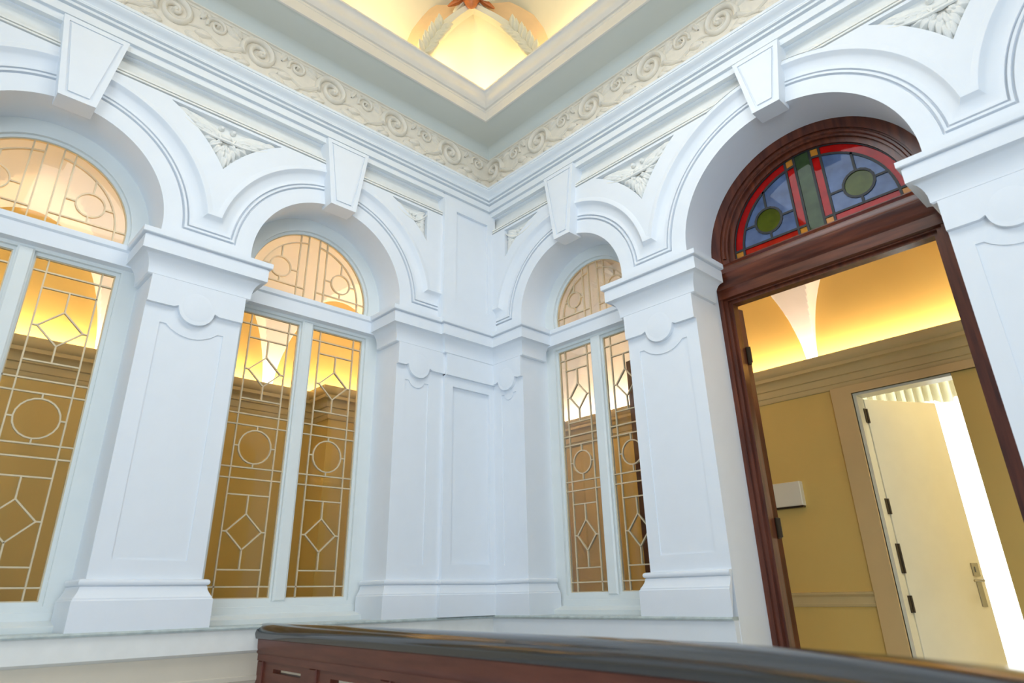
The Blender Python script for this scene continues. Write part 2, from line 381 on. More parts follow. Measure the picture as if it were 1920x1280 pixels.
def pilaster(wall, M, u0, u1, panel=True, left=True, right=True, name='pilaster', kind='full', pu=None, du=None):
    """shaft with shaped sunk panel, raised necking with a half disc, moulded capital and base. u0 < u1"""
    uc = du if du is not None else (u0 + u1) / 2
    pl0, pl1 = pu or (uc - .186, uc + .186)
    zt, zb_ = 1.522, .213
    half = (pl1 - pl0) / 2 - .036; dep = .062 if kind == 'full' else .050; R = (half * half + dep * dep) / (2 * dep); a = math.asin(min(1, half / R)) if dep < half else PI / 2
    top = [(pl0, zt)] + [(uc + R * sin(t), zt - dep + R - R * cos(t)) for t in [-a + 2 * a * i / 14 for i in range(15)]] + [(pl1, zt)]
    hole = [(pl0, zb_)] + top + [(pl1, zb_)]
    mb = Mb(M); outer = rect(u0, -.14, u1, ZB)
    mb.plate(outer, [hole] if panel else [], 0, -WT, back=True)
    sh = obj(name, mb, WHITE, wall)
    if panel:
        mb = Mb(M); mb.plate(hole, [], -.007, -.009, edge=False)
        obj('sunk_panel', mb, WHITE, sh)
    r2 = .105 if kind == 'full' else .098
    zd = 1.628; al = 0.0
    disc = [(uc + r2 * cos(t), zd + .012 + r2 * sin(t) * .95) for t in [PI * 2 - PI * i / 14 for i in range(15)]]
    nk = [(u0 - .001, 1.80), (u0 - .001, zd)] + [(uc - r2 - .03, zd), (uc - r2 - .002, zd + .012)] + list(reversed(disc))[1:-1] + [(uc + r2 + .002, zd + .012), (uc + r2 + .03, zd)] + [(u1 + .001, zd), (u1 + .001, 1.80)]
    mb = Mb(M); mb.plate(nk, [], .028, -.002); obj('necking', mb, WHITE, sh)
    mb = Mb(M); dome_mb(mb, uc, zd + .025, .027, r2 * .93, r2 * .93, .005, 20, 2); obj('disc', mb, WHITE, sh)
    return sh
def plan(M, pts): return [M(a, 0, p)[:2] for a, p in pts]
def band(wall, M, pts, prof, name, flip, material=WHITE):
    mb = Mb(); sweep(plan(M, pts), prof, mb, inward=flip); return obj(name, mb, material, wall)

wall_left = root('wall_left', (-2.5, .22, FLOOR), 'white plaster arcade wall on the left holding two arched leaded windows', 'wall', 'structure')
wall_right = root('wall_right', (.22, -2.5, FLOOR), 'white plaster arcade wall on the right holding the arched mahogany doorway', 'wall', 'structure')
# pilasters: left wall
p1 = pilaster(wall_left, ML, -2.707, -2.146)
p0 = pilaster(wall_left, ML, -4.458, -3.897)
p2 = pilaster(wall_left, ML, -.956, -.516, pu=(-.872, -.655), du=-.765, kind='half')
p3 = pilaster(wall_right, MR, -.381, .02, pu=(-.298, -.124), du=-.21, kind='half')
p4 = pilaster(wall_right, MR, -1.98, -1.4355)
p5 = pilaster(wall_right, MR, -3.97, -3.42)
for sh, M, a, b, fl in ((p1, ML, -2.707, -2.146, 1), (p0, ML, -4.458, -3.897, 1), (p4, MR, -1.98, -1.4355, -1), (p5, MR, -3.97, -3.42, -1)):
    bk = -.245
    band(sh, M, [(a, bk), (a, 0), (b, 0), (b, bk)], CAPP, 'capital', fl)
    bk = -.27
    band(sh, M, [(a, 0), (b, 0), (b, bk)] if sh is p4 else [(a, bk), (a, 0), (b, 0), (b, bk)], BASEP, 'base', fl)
# corner pier on the left wall, a little proud, with two sunk panels
SPV = .030
mb = Mb(ML)
lowp = rect(-.436, .222, -.052, 1.54); upp = rect(-.452, 2.24, -.09, 3.13)
mb.plate(rect(-.516, -.14, .0, 1.64), [lowp], SPV, -.2); mb.box(-.516, 1.62, -.2, 0, ZB, SPV + .024)
cp = obj('corner_pier', mb, WHITE, wall_left)
mb = Mb(ML); mb.plate(lowp, [], .004, 0, edge=False); obj('sunk_panel', mb, WHITE, cp)
mb = Mb(ML); mb.plate(rect(-.582, ZB, 0, ZTOP), [upp], SP + .034, -.1); up = obj('upper_pier', mb, WHITE, wall_left)
mb = Mb(ML); mb.plate(upp, [], SP + .008, 0, edge=False); obj('sunk_panel', mb, WHITE, up)
# corner capital and base run from window to window round the inner corner
cpath = [(-.956, .245), (-.956, 0), (-.516, 0), (-.516, -SPV), (0, -SPV), (0, -.381), (.245, -.381)]
mb = Mb(); sweep(cpath, CAPP, mb); obj('capital', mb, WHITE, wall_left)
bpath = [(-.956, .27), (-.956, 0), (-.516, 0), (-.516, -SPV), (0, -SPV), (0, -.381), (.27, -.381)]
mb = Mb(); sweep(bpath, BASEP, mb); obj('base', mb, WHITE, wall_left)
# arches
t12 = tri_shape((-2.815, 3.03), (-2.055, 3.03), (-2.427, 2.665), A1, A2)
s = upper(wall_left, ML, A1, A2, None, tri=t12); carve(s, ML, t12, (-2.815, 3.03), (-2.055, 3.03), (-2.427, 2.665))
s = upper(wall_left, ML, A0, A1, None)
t2c = tri_shape((-1.10, 3.03), (-.742, 3.03), (-.742, 2.74), A2, None)
s = upper(wall_left, ML, A2, None, (0, -.575), tri=t2c); carve(s, ML, t2c, (-1.10, 3.03), (-.742, 3.03), (-.742, 2.74), 'B')
t34 = tri_shape((-2.03, 3.03), (-1.30, 3.03), (-1.70, 2.645), A4, A3)
s = upper(wall_right, MR, A4, A3, None, tri=t34); carve(s, MR, t34, (-2.03, 3.03), (-1.30, 3.03), (-1.70, 2.645))
t45 = tri_shape((-4.05, 3.03), (-3.36, 3.03), (-3.71, 2.655), A5, A4)
s = upper(wall_right, MR, A5, A4, None, tri=t45); carve(s, MR, t45, (-4.05, 3.03), (-3.36, 3.03), (-3.71, 2.655))
t3c = tri_shape((-.235, 3.03), (-.66, 3.03), (-.235, 2.76), None, A3)
s = upper(wall_right, MR, A3, None, (0, -.002), tri=t3c); carve(s, MR, t3c, (-.66, 3.03), (-.235, 3.03), (-.235, 2.76), 'B')
def keystone(wall, M, a, ht, hb, dx=0):
    c, R, zs = a; c += dx; z0 = zs + R - .035; z1 = ZTOP + .02; mb = Mb(M)
    q = [(c - hb, z0), (c + hb, z0), (c + ht, z1), (c - ht, z1)]
    i = .03; k = hb - i * 1.0; kt = ht - i * 1.1
    h = [(c - k, z0 + i), (c + k, z0 + i), (c + kt, z1 - .03), (c - kt, z1 - .03)]
    mb.plate(q, [h], .088, -.05); mb.plate(h, [], .080, .07, edge=False)
    o = obj('keystone', mb, WHITE, wall)
    mb = Mb(M); k -= .012; kt -= .012; h2 = [(c - k, z0 + i + .012), (c + k, z0 + i + .012), (c + kt, z1 - .042), (c - kt, z1 - .042)]
    mb.plate(h2, [], .090, .078); obj('raised_panel', mb, WHITE, o)
keystone(wall_left, ML, A1, .180, .098); keystone(wall_left, ML, A2, .180, .104)
keystone(wall_right, MR, A3, .165, .083, -.045); keystone(wall_right, MR, A4, .160, .090, -.015); keystone(wall_right, MR, A5, .16, .09)
# wall above the corner where no arch reaches, body of the low walls
mb = Mb(); mb.box(-6.5, 0.0, ZTOP - .01, WT, WT, 4.1); obj('upper_wall', mb, WHITE, wall_left)
mb = Mb(); mb.box(0.0, -8, ZTOP - .01, WT, WT - .001, 4.1); obj('upper_wall', mb, WHITE, wall_right)
SB0 = [(0, -.42), (.012, -.40), (.020, -.395), (.020, -.375), (.012, -.37), (.012, -.262), (0, -.262)]
SB = [(.012, -.262), (.030, -.252), (.046, -.246), (.046, -.140)]
mb = Mb(); mb.box(-6.5, 0.0, FLOOR, .2, WT, -.123); obj('dado_wall', mb, SILLW, wall_left)
mb = Mb(); mb.box(0.0, -1.9805, FLOOR, WT, .2, -.123); obj('dado_wall', mb, WHITE2, wall_right)
mb = Mb(); mb.rings([[(-6.5, -p, z) for p, z in [(0, -.262)] + SB + [(0, -.14)]], [(-p, -p, z) for p, z in [(0, -.262)] + SB + [(0, -.14)]]], closed=False); obj('sill_moulding', mb, PLASTER, wall_left)
mb = Mb(); mb.rings([[(-6.5, -p, z) for p, z in SB0], [(-p, -p, z) for p, z in SB0]], closed=False); obj('dado_moulding', mb, SILLW, wall_left)
mb = Mb(); mb.rings([[(-p, -p, z) for p, z in SB0], [(-p, -1.978, z) for p, z in SB0]], closed=False, cap1=True); obj('dado_moulding', mb, WHITE2, wall_right)
mb = Mb(); mb.rings([[(-p, -p, z) for p, z in [(0, -.262)] + SB + [(0, -.14)]], [(-p, -1.978, z) for p, z in [(0, -.262)] + SB + [(0, -.14)]]], closed=False, cap1=True); obj('sill_moulding', mb, WHITE2, wall_right)
mb = Mb(); sweep([(-6.5, 0), (0, 0), (0, -1.979)], [(-.28, -.140), (.062, -.140), (.066, -.131), (.062, -.122), (-.28, -.122)], mb); obj('sill', mb, STONE, wall_left)
# ---------------------------------------------------------------- architrave, frieze and cove
CORN = [(0, ZTOP), (.050, ZTOP - .01), (.050, 3.272), (.038, 3.276), (.038, 3.288), (.064, 3.289), (.064, 3.345), (.050, 3.349), (.050, 3.358), (.078, 3.359), (.078, 3.376), (.066, 3.380), (.066, 3.388), (.090, 3.389), (.090, 3.398)]
for i in range(7): t = i / 6; CORN.append((.092 + .044 * t - .010 * sin(t * 2 * PI), 3.400 + .062 * t))
CORN += [(.142, 3.464), (.142, 3.484), (0.012, 3.49)]
FRZ = [(.012, 3.49), (.012, 3.872), (.020, 3.874), (.026, 3.882), (.020, 3.890), (.034, 3.893), (.034, 3.902)]
COVE = [(.034, 3.902)]
for i in range(1, 7): t = i / 6; COVE.append((.034 + .07 * (1 - cos(t * PI / 2)), 3.902 + .075 * sin(t * PI / 2)))
hall = [(-6.5, 0), (0, 0), (0, -8)]
t1 = None
def trimpair(prof, mtl, nm, n1, n2, lab):
    out = []
    for path, n, l in (([(-6.5, 0), (0, 0)], n1, 'left'), ([(0, 0), (0, -8)], n2, 'right')):
        mb = Mb()
        mid = (0, 0)
        if l == 'left': R = [[(-6.5, -p, z) for p, z in prof], [(-p, -p, z) for p, z in prof]]
        else: R = [[(-p, -p, z) for p, z in prof], [(-p, -8, z) for p, z in prof]]
        mb.rings(R, closed=False)
        o = obj(n, mb, mtl, None, 'structure'); tag(o, lab % l, 'trim'); out.append(o)
    return out
trimpair(CORN, WHITE2, 'cornice', 'trim_1', 'trim_2', 'white stepped architrave moulding running above the arches of the %s wall')
frL, frR = trimpair(FRZ, CREAM, 'frieze', 'trim_3', 'trim_4', 'cream scroll frieze under the ceiling along the %s wall')
trimpair(COVE, SOFFIT, 'cove', 'trim_5', 'trim_6', 'narrow grey cove joining the frieze to the ceiling on the %s wall')
def mesh_of(mb, name, mtl):
    me = bpy.data.meshes.new(name); me.from_pydata(mb.v, [], mb.f)
    import bmesh
    bm = bmesh.new(); bm.from_mesh(me); bmesh.ops.recalc_face_normals(bm, faces=bm.faces); bm.to_mesh(me); bm.free()
    me.shade_smooth(); me.set_sharp_from_angle(angle=math.radians(50)); me.materials.append(mtl); return me
def scroll_mesh(M, r0, turns, tube0, tail, name):
    """raised volute: starts upper left, runs over the top and winds inward; ends in a button"""
    mb = Mb(M); P = []; rad = []; n = 46
    for i in range(n):
        t = i / (n - 1); a = PI * 1.12 - 2 * PI * turns * t; rr = r0 * (1 - t) ** .85 + .012
        P.append((rr * cos(a), rr * sin(a), .004 + .010 * t)); rad.append(tube0 * (1 - .45 * t))
    if tail:
        T = []
        for i in range(12):
            t = i / 12; T.append((-r0 - .012 - tail[0] * (1 - t) ** 1.6 + 0.0, -.03 + tail[1] * (1 - t), .002))
        P = T + P; rad = [tube0 * (.35 + .65 * i / 12) for i in range(12)] + rad
    mb.tube(P, rad, 8, up=(0, 0, 1), flat=1.35); dome_mb(mb, 0, 0, .0, r0 * .2, r0 * .2, .045, 10, 3)
    return mesh_of(mb, name, CREAM)
for M, fr, U0, u_end, big, small in ((ML, frL, -.497, -3.7, .605, (-.168, .615)), (MR, frR, -.072, -3.5, .608, (-.375, .603))):
    SM = scroll_mesh(M, .120, 1.75, .025, (.17, -.10), 'volute'); RM = scroll_mesh(M, .062, 1.4, .014, None, 'rosette')
    sp_mb = Mb(M); n = 22; P = [(-.16 + .40 * i / n, .035 * sin(i / n * 2 * PI) - .01, .002) for i in range(n + 1)]
    sp_mb.tube(P, [.006 + .011 * sin(PI * i / n) for i in range(n + 1)], 6, up=(0, 0, 1)); STM = mesh_of(sp_mb, 'trailing_stem', CREAM)
    k = 0
    while U0 - big * k > u_end - .6:
        uu = U0 - big * k; k += 1
        place('volute', SM, M(uu, 3.755, .012), fr)
        # acanthus leaves sweeping from the volute
        for (du, dv, an, ln, wd) in ((-.10, -.105, -2.75, .12, .07), (-.06, -.135, -2.9, .10, .06), (.09, -.12, -.35, .14, .075), (.15, -.085, .15, .12, .07),
                                     (.20, -.14, -.25, .13, .07), (.17, .05, 1.2, .08, .05), (.33, -.12, -2.5, .11, .06), (.36, -.15, -.4, .10, .06), (-.14, .06, 2.6, .10, .05)):
            if uu + du > -.06: continue
            put_leaf(fr, M, uu + du, 3.755 + dv, .012, an, ln, wd, .042, LEAFC)
        if uu + .3 < -.05: place('trailing_stem', STM, M(uu + .235, 3.70, .014), fr)
    k = 0
    while small[0] - small[1] * k > u_end - .6:
        uu = small[0] - small[1] * k; k += 1
        place('rosette', RM, M(uu, 3.80, .012), fr)
        put_leaf(fr, M, uu - .05, 3.845, .012, 2.75, .10, .05, .03, LEAFC)
        if uu < -.2: put_leaf(fr, M, uu + .06, 3.83, .012, -.35, .12, .05, .03, LEAFC)

# ---------------------------------------------------------------- ceiling, rim and dome
ZS = 3.977; E = .375
mb = Mb()
X0, Y0 = -7.2, -8.0
outer = rect(X0, Y0, 0.1, 0.1); X0, Y0 = -5.0, -5.4; inner = rect(X0 + E, Y0 + E, -E, -E)
mb.plate(outer, [inner], ZS, ZS + .04)
mb.M = MX
ceil = obj('ceiling', mb, SOFFIT, None, 'structure'); tag(ceil, 'grey green flat ceiling border round the glowing dome opening', 'ceiling')
RIMP = [(-.01, ZS - .006), (.006, ZS - .006), (.006, ZS + .085), (.010, ZS + .088), (.010, ZS + .100), (.002, ZS + .104), (.002, ZS + .118), (.018, ZS + .122)]
for i in range(8): t = i / 7; RIMP.append((.018 + .050 * t + .010 * sin(2 * PI * t), ZS + .122 + .125 * t))
RIMP += [(.078, ZS + .250), (.078, ZS + .268), (-.02, ZS + .268)]
cyc = [(-E, -E), (-E, Y0 + E), (X0 + E, Y0 + E), (X0 + E, -E)]
mb = Mb(); sweep(cyc, RIMP, mb, closed=True, inward=1); obj('rim_moulding', mb, RIM, ceil)
# dome: lunette walls and a curved cap, all behind the rim
mb = Mb(); DX0, DX1, DY0, DY1 = X0 + .2, -.22, Y0 + .2, -.20
R = []
for i in range(13):
    t = i / 12; ins = 2.6 * (1 - cos(t * PI / 2)); z = 4.15 + 1.75 * sin(t * PI / 2)
    q = []
    a, b, c, d = DX0 + ins, DX1 - ins, DY0 + ins, DY1 - ins
    for k in range(10): q.append((a + (b - a) * k / 10, d, z))
    for k in range(10): q.append((b, d + (c - d) * k / 10, z))
    for k in range(10): q.append((b + (a - b) * k / 10, c, z))
    for k in range(10): q.append((a, c + (d - c) * k / 10, z))
    R.append(q)
mb.rings(R, cap1=True); dome = obj('dome_shell', mb, DOMEM, ceil)
mb = Mb(); mb.box(X0 - .1, Y0 - .1, 4.12, DX1 + .3, DY0, 4.15); mb.box(X0 - .1, DY1, 4.12, DX1 + .3, .3, 4.15); mb.box(X0 - .1, DY0, 4.12, DX0, DY1, 4.15); mb.box(DX1, DY0, 4.12, .3, DY1, 4.15)
obj('cove_trough', mb, WHITE2, ceil)
def bez(a, b, c, t): return a * (1 - t) ** 2 + b * 2 * t * (1 - t) + c * t * t
AP = Vector((-.845, -.735, 4.76)); AA = Vector((-1.13, -.30, 4.12)); BB = Vector((-.28, -1.06, 4.12)); KK = Vector((-.26, -.24, 4.12))
Lc = lambda t: bez(AA, Vector((-1.11, -.42, 4.56)), AP, t)
Rc = lambda t: bez(BB, Vector((-.41, -1.04, 4.56)), AP, t)
Kc = lambda t: bez(KK, Vector((-.32, -.30, 4.62)), AP + Vector((.10, .10, .05)), t)
mb = Mb(); R = []
for i in range(15):
    t = i / 14; l, k, rr = Lc(t), Kc(t), Rc(t); row = []
    for j in range(13):
        s = j / 12; m_ = 2 * k - (l + rr) / 2
        row.append(tuple(bez(l, m_, rr, s)))
    R.append(row)
mb.rings(R, closed=False); pend = obj('corner_pendentive', mb, DOMEM, ceil)
for cur, sgn, side in ((Lc, Vector((-.16, .26, .10)), Vector((.09, -.03, .0))), (Rc, Vector((.26, -.16, .10)), Vector((-.03, .09, .0)))):
    n = 16; mb = Mb(); R = []
    for i in range(n + 1):
        t = i / n; a = cur(t); w = 1 - .35 * t
        fr = Vector((-.035, -.035, -.02))
        R.append([tuple(a), tuple(a + fr), tuple(a + side * w + fr * 1.2), tuple(a + side * w * 1.1), tuple(a + side * w * 1.2 + Vector((.03, .03, .02)))])
    mb.rings(R, closed=False); rib = obj('rib', mb, DOMEM, ceil)
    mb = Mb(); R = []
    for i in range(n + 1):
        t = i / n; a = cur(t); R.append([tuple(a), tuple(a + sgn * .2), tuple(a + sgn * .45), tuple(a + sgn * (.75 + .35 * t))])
    mb.rings(R, closed=False); obj('arch_soffit', mb, DOMEB, ceil, label='arch soffit beside the rib, coloured amber for its warm shade')
    for i in range(7):
        t = .21 + .055 * i; a = cur(t) + side * (.5 + .1 * (i % 2)) + Vector((-.045, -.045, -.02)); d = (cur(t + .05) - cur(t)).normalized()
        for s_ in (-1, 1):
            X = (d * .8 + side.normalized() * .65 * s_).normalized(); Z = Vector((-.6, -.65, -.45)); Y = Z.cross(X).normalized(); Z = X.cross(Y)
            place('leaf', LEAFD, a, rib, rot=Matrix((X, Y, Z)).transposed().to_quaternion(), scale=(.12, .14, .16))
# a second rib foot on each side
for foot, d1 in ((Vector((-1.86, -.33, 4.15)), Vector((-.10, -.16, .42))), (Vector((-.33, -1.80, 4.15)), Vector((-.16, -.10, .42)))):
    mb = Mb(); side = Vector((-.10, .0, 0)) if foot.x < -1 else Vector((0, -.10, 0)); R = []
    for i in range(9):
        t = i / 8; a = foot + d1 * t + Vector((-.10, -.10, 0)) * t * t
        R.append([tuple(a), tuple(a + Vector((-.03, -.03, -.02))), tuple(a + side + Vector((-.03, -.03, -.02))), tuple(a + side)])
    mb.rings(R, closed=False); rib = obj('rib', mb, DOMEM, ceil)
    for i in range(5):
        a = foot + d1 * (.42 + .14 * i) + side * .5 + Vector((-.05, -.05, -.02))
        for s_ in (-1, 1):
            X = (d1.normalized() * .8 + side.normalized() * .65 * s_).normalized(); Z = Vector((-.6, -.65, -.45)); Y = Z.cross(X).normalized(); Z = X.cross(Y)
            place('leaf', LEAFD, a, rib, rot=Matrix((X, Y, Z)).transposed().to_quaternion(), scale=(.12, .14, .16))
mb = Mb(); c = AP + Vector((-.05, -.05, .05))
mb.rings([[(c.x + q * cos(2 * PI * k / 12), c.y + q * sin(2 * PI * k / 12), c.z + h) for k in range(12)] for q, h in ((.01, -.16), (.05, -.12), (.07, -.06), (.12, -.02), (.14, .06), (.10, .12))], cap0=True)
boss = obj('pendant_boss', mb, BOSS, ceil, label='orange gilt pendant boss')
for k in range(14):
    a = 2 * PI * k / 14
    if cos(a - PI / 4) > .8: continue
    X = Vector((cos(a) * .8, sin(a) * .8, -.45)).normalized(); Z = Vector((cos(a) * .3, sin(a) * .3, -.8)); Y = Z.cross(X).normalized(); Z = X.cross(Y)
    place('leaf', LEAFB if k % 2 else LEAFD, c + Vector((cos(a) * .06, sin(a) * .06, -.02)), boss, rot=Matrix((X, Y, Z)).transposed().to_quaternion(), scale=(.17, .12, .12))

# ---------------------------------------------------------------- leaded lights
def faces_of(segs):
    def key(q): return (round(q[0], 4), round(q[1], 4))
    pieces = set(); n = len(segs)
    for i in range(n):
        (x1, y1), (x2, y2) = segs[i]; dx, dy = x2 - x1, y2 - y1; L = math.hypot(dx, dy); ts = {0.0, 1.0}
        if L < 1e-6: continue
        for j in range(n):
            if i == j: continue
            (x3, y3), (x4, y4) = segs[j]; ex, ey = x4 - x3, y4 - y3; den = dx * ey - dy * ex
            for (qx, qy) in ((x3, y3), (x4, y4)):
                t = ((qx - x1) * dx + (qy - y1) * dy) / (L * L)
                if 0 < t < 1 and abs((qx - x1) * dy - (qy - y1) * dx) / L < 2e-4: ts.add(t)
            if abs(den) > 1e-9:
                t = ((x3 - x1) * ey - (y3 - y1) * ex) / den; s_ = ((x3 - x1) * dy - (y3 - y1) * dx) / den
                if 1e-4 < t < 1 - 1e-4 and -1e-6 < s_ < 1 + 1e-6: ts.add(t)
        ts = sorted(ts); P = [key((x1 + dx * t, y1 + dy * t)) for t in ts]
        for a, b in zip(P, P[1:]):
            if a != b: pieces.add((min(a, b), max(a, b)))
    adj = {}
    for a, b in pieces: adj.setdefault(a, []).append(b); adj.setdefault(b, []).append(a)
    for a in adj: adj[a].sort(key=lambda b: math.atan2(b[1] - a[1], b[0] - a[0]))
    seen = set(); out = []
    for a in adj:
        for b in adj[a]:
            if (a, b) in seen: continue
            loop = []; p_, q_ = a, b
            while (p_, q_) not in seen:
                seen.add((p_, q_)); loop.append(p_)
                L = adj[q_]; i = L.index(p_); nx = L[(i - 1) % len(L)]; p_, q_ = q_, nx
            ar = sum(loop[i - 1][0] * loop[i][1] - loop[i][0] * loop[i - 1][1] for i in range(len(loop))) / 2
            if ar > 2e-4: out.append((loop, ar))
    return out
def bars(mb, segs, w, p0, p1):
    q0, q1 = p0, p1
    for i, ((x1, y1), (x2, y2)) in enumerate(segs):
        L = math.hypot(x2 - x1, y2 - y1)
        if L < 1e-6: continue
        p0, p1 = q0 - (i % 7) * .0003, q1 + (i % 7) * .0003
        nx, ny = -(y2 - y1) / L * w / 2, (x2 - x1) / L * w / 2; ex, ey = (x2 - x1) / L * w * .3, (y2 - y1) / L * w * .3
        q = [(x1 - ex + nx, y1 - ey + ny), (x1 - ex - nx, y1 - ey - ny), (x2 + ex - nx, y2 + ey - ny), (x2 + ex + nx, y2 + ey + ny)]
        mb.rings([[(a, b, p0) for a, b in q], [(a, b, p1) for a, b in q]], cap0=True, cap1=True)
def poly(pts, closed=False): return list(zip(pts, pts[1:])) + ([(pts[-1], pts[0])] if closed else [])
def circ(c, z, rad, n=20): return poly([(c + rad * cos(2 * PI * i / n), z + rad * sin(2 * PI * i / n)) for i in range(n)], True)
def light_segs(u0, u1, z0, z1, vi):
    c = (u0 + u1) / 2; S = [((c - vi, z0), (c - vi, z1)), ((c + vi, z0), (c + vi, z1))]
    for z in (1.785, 1.151, 1.078, .801, .731, .085): S.append(((u0, z), (u1, z)))
    for z in (1.69, 1.255, .63, .182): S.append(((c - vi, z), (c + vi, z)))
    dw = vi - .027; rc = min(.11, vi - .028)
    for zc, h in ((1.461, .105), (.406, .108)):
        S += poly([(c, zc + h), (c + dw, zc), (c, zc - h), (c - dw, zc)], True); S += [((c - vi, zc), (c - dw, zc)), ((c + dw, zc), (c + vi, zc))]
    S += [((c, 1.69), (c, 1.566)), ((c, 1.356), (c, 1.255)), ((c, .63), (c, .514)), ((c, .298), (c, .182))]
    S += circ(c, .939, rc); S += [((c, 1.078), (c, .939 + rc)), ((c, .939 - rc), (c, .801)), ((c - vi, .939), (c - rc, .939)), ((c + rc, .939), (c + vi, .939))]
    return S, poly(rect(u0, z0, u1, z1), True)
def lunette_segs(c, zs, R, zb, Ri, h1, h2, zh, cu, cz, cr):
    S = []; a0 = -math.asin((zs - zb) / R) if zb < zs else math.asin((zb - zs) / R)
    out = arc(c, zs, R, a0, PI - a0, 36); B = poly(out) + [(out[-1], out[0])]
    zt = lambda q, r_: zs + sqrt(r_ * r_ - q * q)
    for s in (-1, 1):
        S += [((c + s * h1, zb), (c + s * h1, zt(h1, R))), ((c + s * h2, zb), (c + s * h2, zt(h2, R)))]
        S.append(((c + s * h1, zh), (c + s * sqrt(R * R - (zh - zs) ** 2), zh)))
        a1 = math.acos(h1 / Ri); q = arc(0, zs, Ri, 0, a1, 16); S += poly([(c + s * x, z) for x, z in q])
        S.append(((c + s * Ri, zs), (c + s * Ri, zb)))
        uc = c + s * cu; S += circ(uc, cz, cr, 20)
        S += [((uc, cz - cr), (uc, zh)), ((uc, cz + cr), (uc, zt(cu, Ri))), ((uc - s * cr, cz), (c + s * h2, cz)), ((uc + s * cr, cz), (c + s * sqrt(Ri * Ri - (cz - zs) ** 2), cz))]
    return S, B
def panes(parent, M, S, B, pp, pick, w, came, name='glass_pane'):
    mb = Mb(M); bars(mb, S, w, pp - .007, pp + .007); bars(mb, B, w * 1.4, pp - .007, pp + .007); obj('leading', mb, came, parent, smooth=0)
    for loop, ar in faces_of(S + B):
        cx = sum(q[0] for q in loop) / len(loop); cz = sum(q[1] for q in loop) / len(loop)
        lp = [(cx + (a - cx) * .985, cz + (b - cz) * .985) for a, b in loop]
        mb = Mb(M); mb.plate(lp, [], pp + .0015, pp - .0015, back=True); obj(name, mb, pick(cx, cz, loop), parent, smooth=0)
def window(name, M, a, half, r_l, mull, vi, gp, label, cu, flip):
    c, R, zs = a; zb = -.122; w = root(name, M(c, zb, -.33), label, 'window', 'structure')
    l1 = (c - half, c - mull); l2 = (c + mull, c + half); z0, z1 = .018, 1.865; zl = 2.082
    def lun(r_, zlow):
        q = math.asin((zlow - zs) / r_); return arc(c, zs, r_, q, PI - q, 30)
    o_ = arched(c - R - .01, c + R + .01, zb, zs)
    mb = Mb(M); g = .020
    mb.plate(o_, [rect(l1[0] - g, z0 - g, l1[1] + g * .6, z1 + g), rect(l2[0] - g * .6, z0 - g, l2[1] + g, z1 + g), lun(r_l + g, zl - g)], -.290, -.36, back=True)
    obj('frame', mb, FRAME, w)
    mb = Mb(M); mb.plate(arched(c - R + .03, c + R - .03, zb + .05, zs), [rect(l1[0], z0, l1[1], z1), rect(l2[0], z0, l2[1], z1), lun(r_l, zl)], -.312, -.348, back=True)
    obj('sash', mb, FRAME, w)
    mb = Mb(M); mb.bevbox(c - mull + .014, z0 - .02, c + mull - .014, z1 + .03, -.31, -.280, .010); obj('mullion', mb, FRAME, w)
    mb = Mb(M); prof = [(-.30, 1.905), (-.236, 1.910), (-.236, 2.002), (-.230, 2.006), (-.222, 2.012), (-.222, 2.046), (-.33, 2.05), (-.33, 1.905)]
    mb.rings([[(uu, z, p) for p, z in prof] for uu in (c - R - .005, c + R + .005)], closed=False); obj('transom', mb, WHITE, w)
    mb = Mb(M); prof = [(-.30, -.122), (-.19, -.122), (-.19, -.095), (-.20, -.09), (-.285, -.07), (-.285, -.03), (-.30, -.025)]
    mb.rings([[(uu, z, p) for p, z in prof] for uu in (c - R, c + R)], closed=False); obj('window_sill', mb, FRAME, w)
    for lo, hi in (l1, l2):
        S, B = light_segs(lo, hi, z0, z1, vi); panes(w, M, S, B, gp, lambda x, z, l: GCLEAR, .0085, CAME)
    S, B = lunette_segs(c, zs, r_l, zl, r_l - .067, .047, .112, 2.165, cu, 2.29, .08 * r_l / .475); panes(w, M, S, B, gp, lambda x, z, l: GCLEAR, .0085, CAME)
    return w
window('window_1', ML, A1, .473, .475, .055, .140, -.330, 'tall arched leaded window at the left edge of the picture', .25, 1)
window('window_2', ML, A2, .473, .475, .055, .140, -.330, 'tall arched leaded window between the left pilaster and the corner', .25, 1)
window('window_3', MR, A3, .413, .413, .058, .115, -.330, 'narrow arched leaded window right of the corner', .215, -1)

# ---------------------------------------------------------------- mahogany doorway
c, R, zs = A4; dz0 = FLOOR
d1 = root('door_1', (.36, c, FLOOR), 'arched mahogany doorway with stained glass fanlight standing open', 'door', 'structure')
J0, J1 = -3.295, -2.062
def lun4(r_, zlow):
    q = math.asin((zlow - zs) / r_) if zlow >= zs else -math.asin((zs - zlow) / r_); return arc(c, zs, r_, q, PI - q, 36)
def dframe(pf, pb, gj, gl, shrink=0):
    mb = Mb(MR); mb.plate(arched(c - R - .004 + shrink, c + R + .004 - shrink, FLOOR, zs), [rect(J0 - gj, FLOOR + .001, J1 + gj, 1.80 + gj), lun4(.567 + gl, 2.115 - gl)], pf, pb, back=True); return mb
obj('outer_frame', dframe(-.325, -.45, .050, .085), MAHOG, d1)
obj('frame_moulding', dframe(-.340, -.44, .022, .035, .03), MAHOG, d1)
obj('inner_frame', dframe(-.362, -.43, 0, 0, .06), MAHOG, d1)
mb = Mb(MR)
bead = [(c + (.567 + .062) * cos(t), zs + (.567 + .062) * sin(t), -.338) for t in [PI * i / 30 for i in range(31)]]
mb.tube(bead, .013, 6, up=(1, 0, 0) if False else (0, 0, 1)); obj('arch_bead', mb, MAHOG, d1)
mb = Mb(MR)
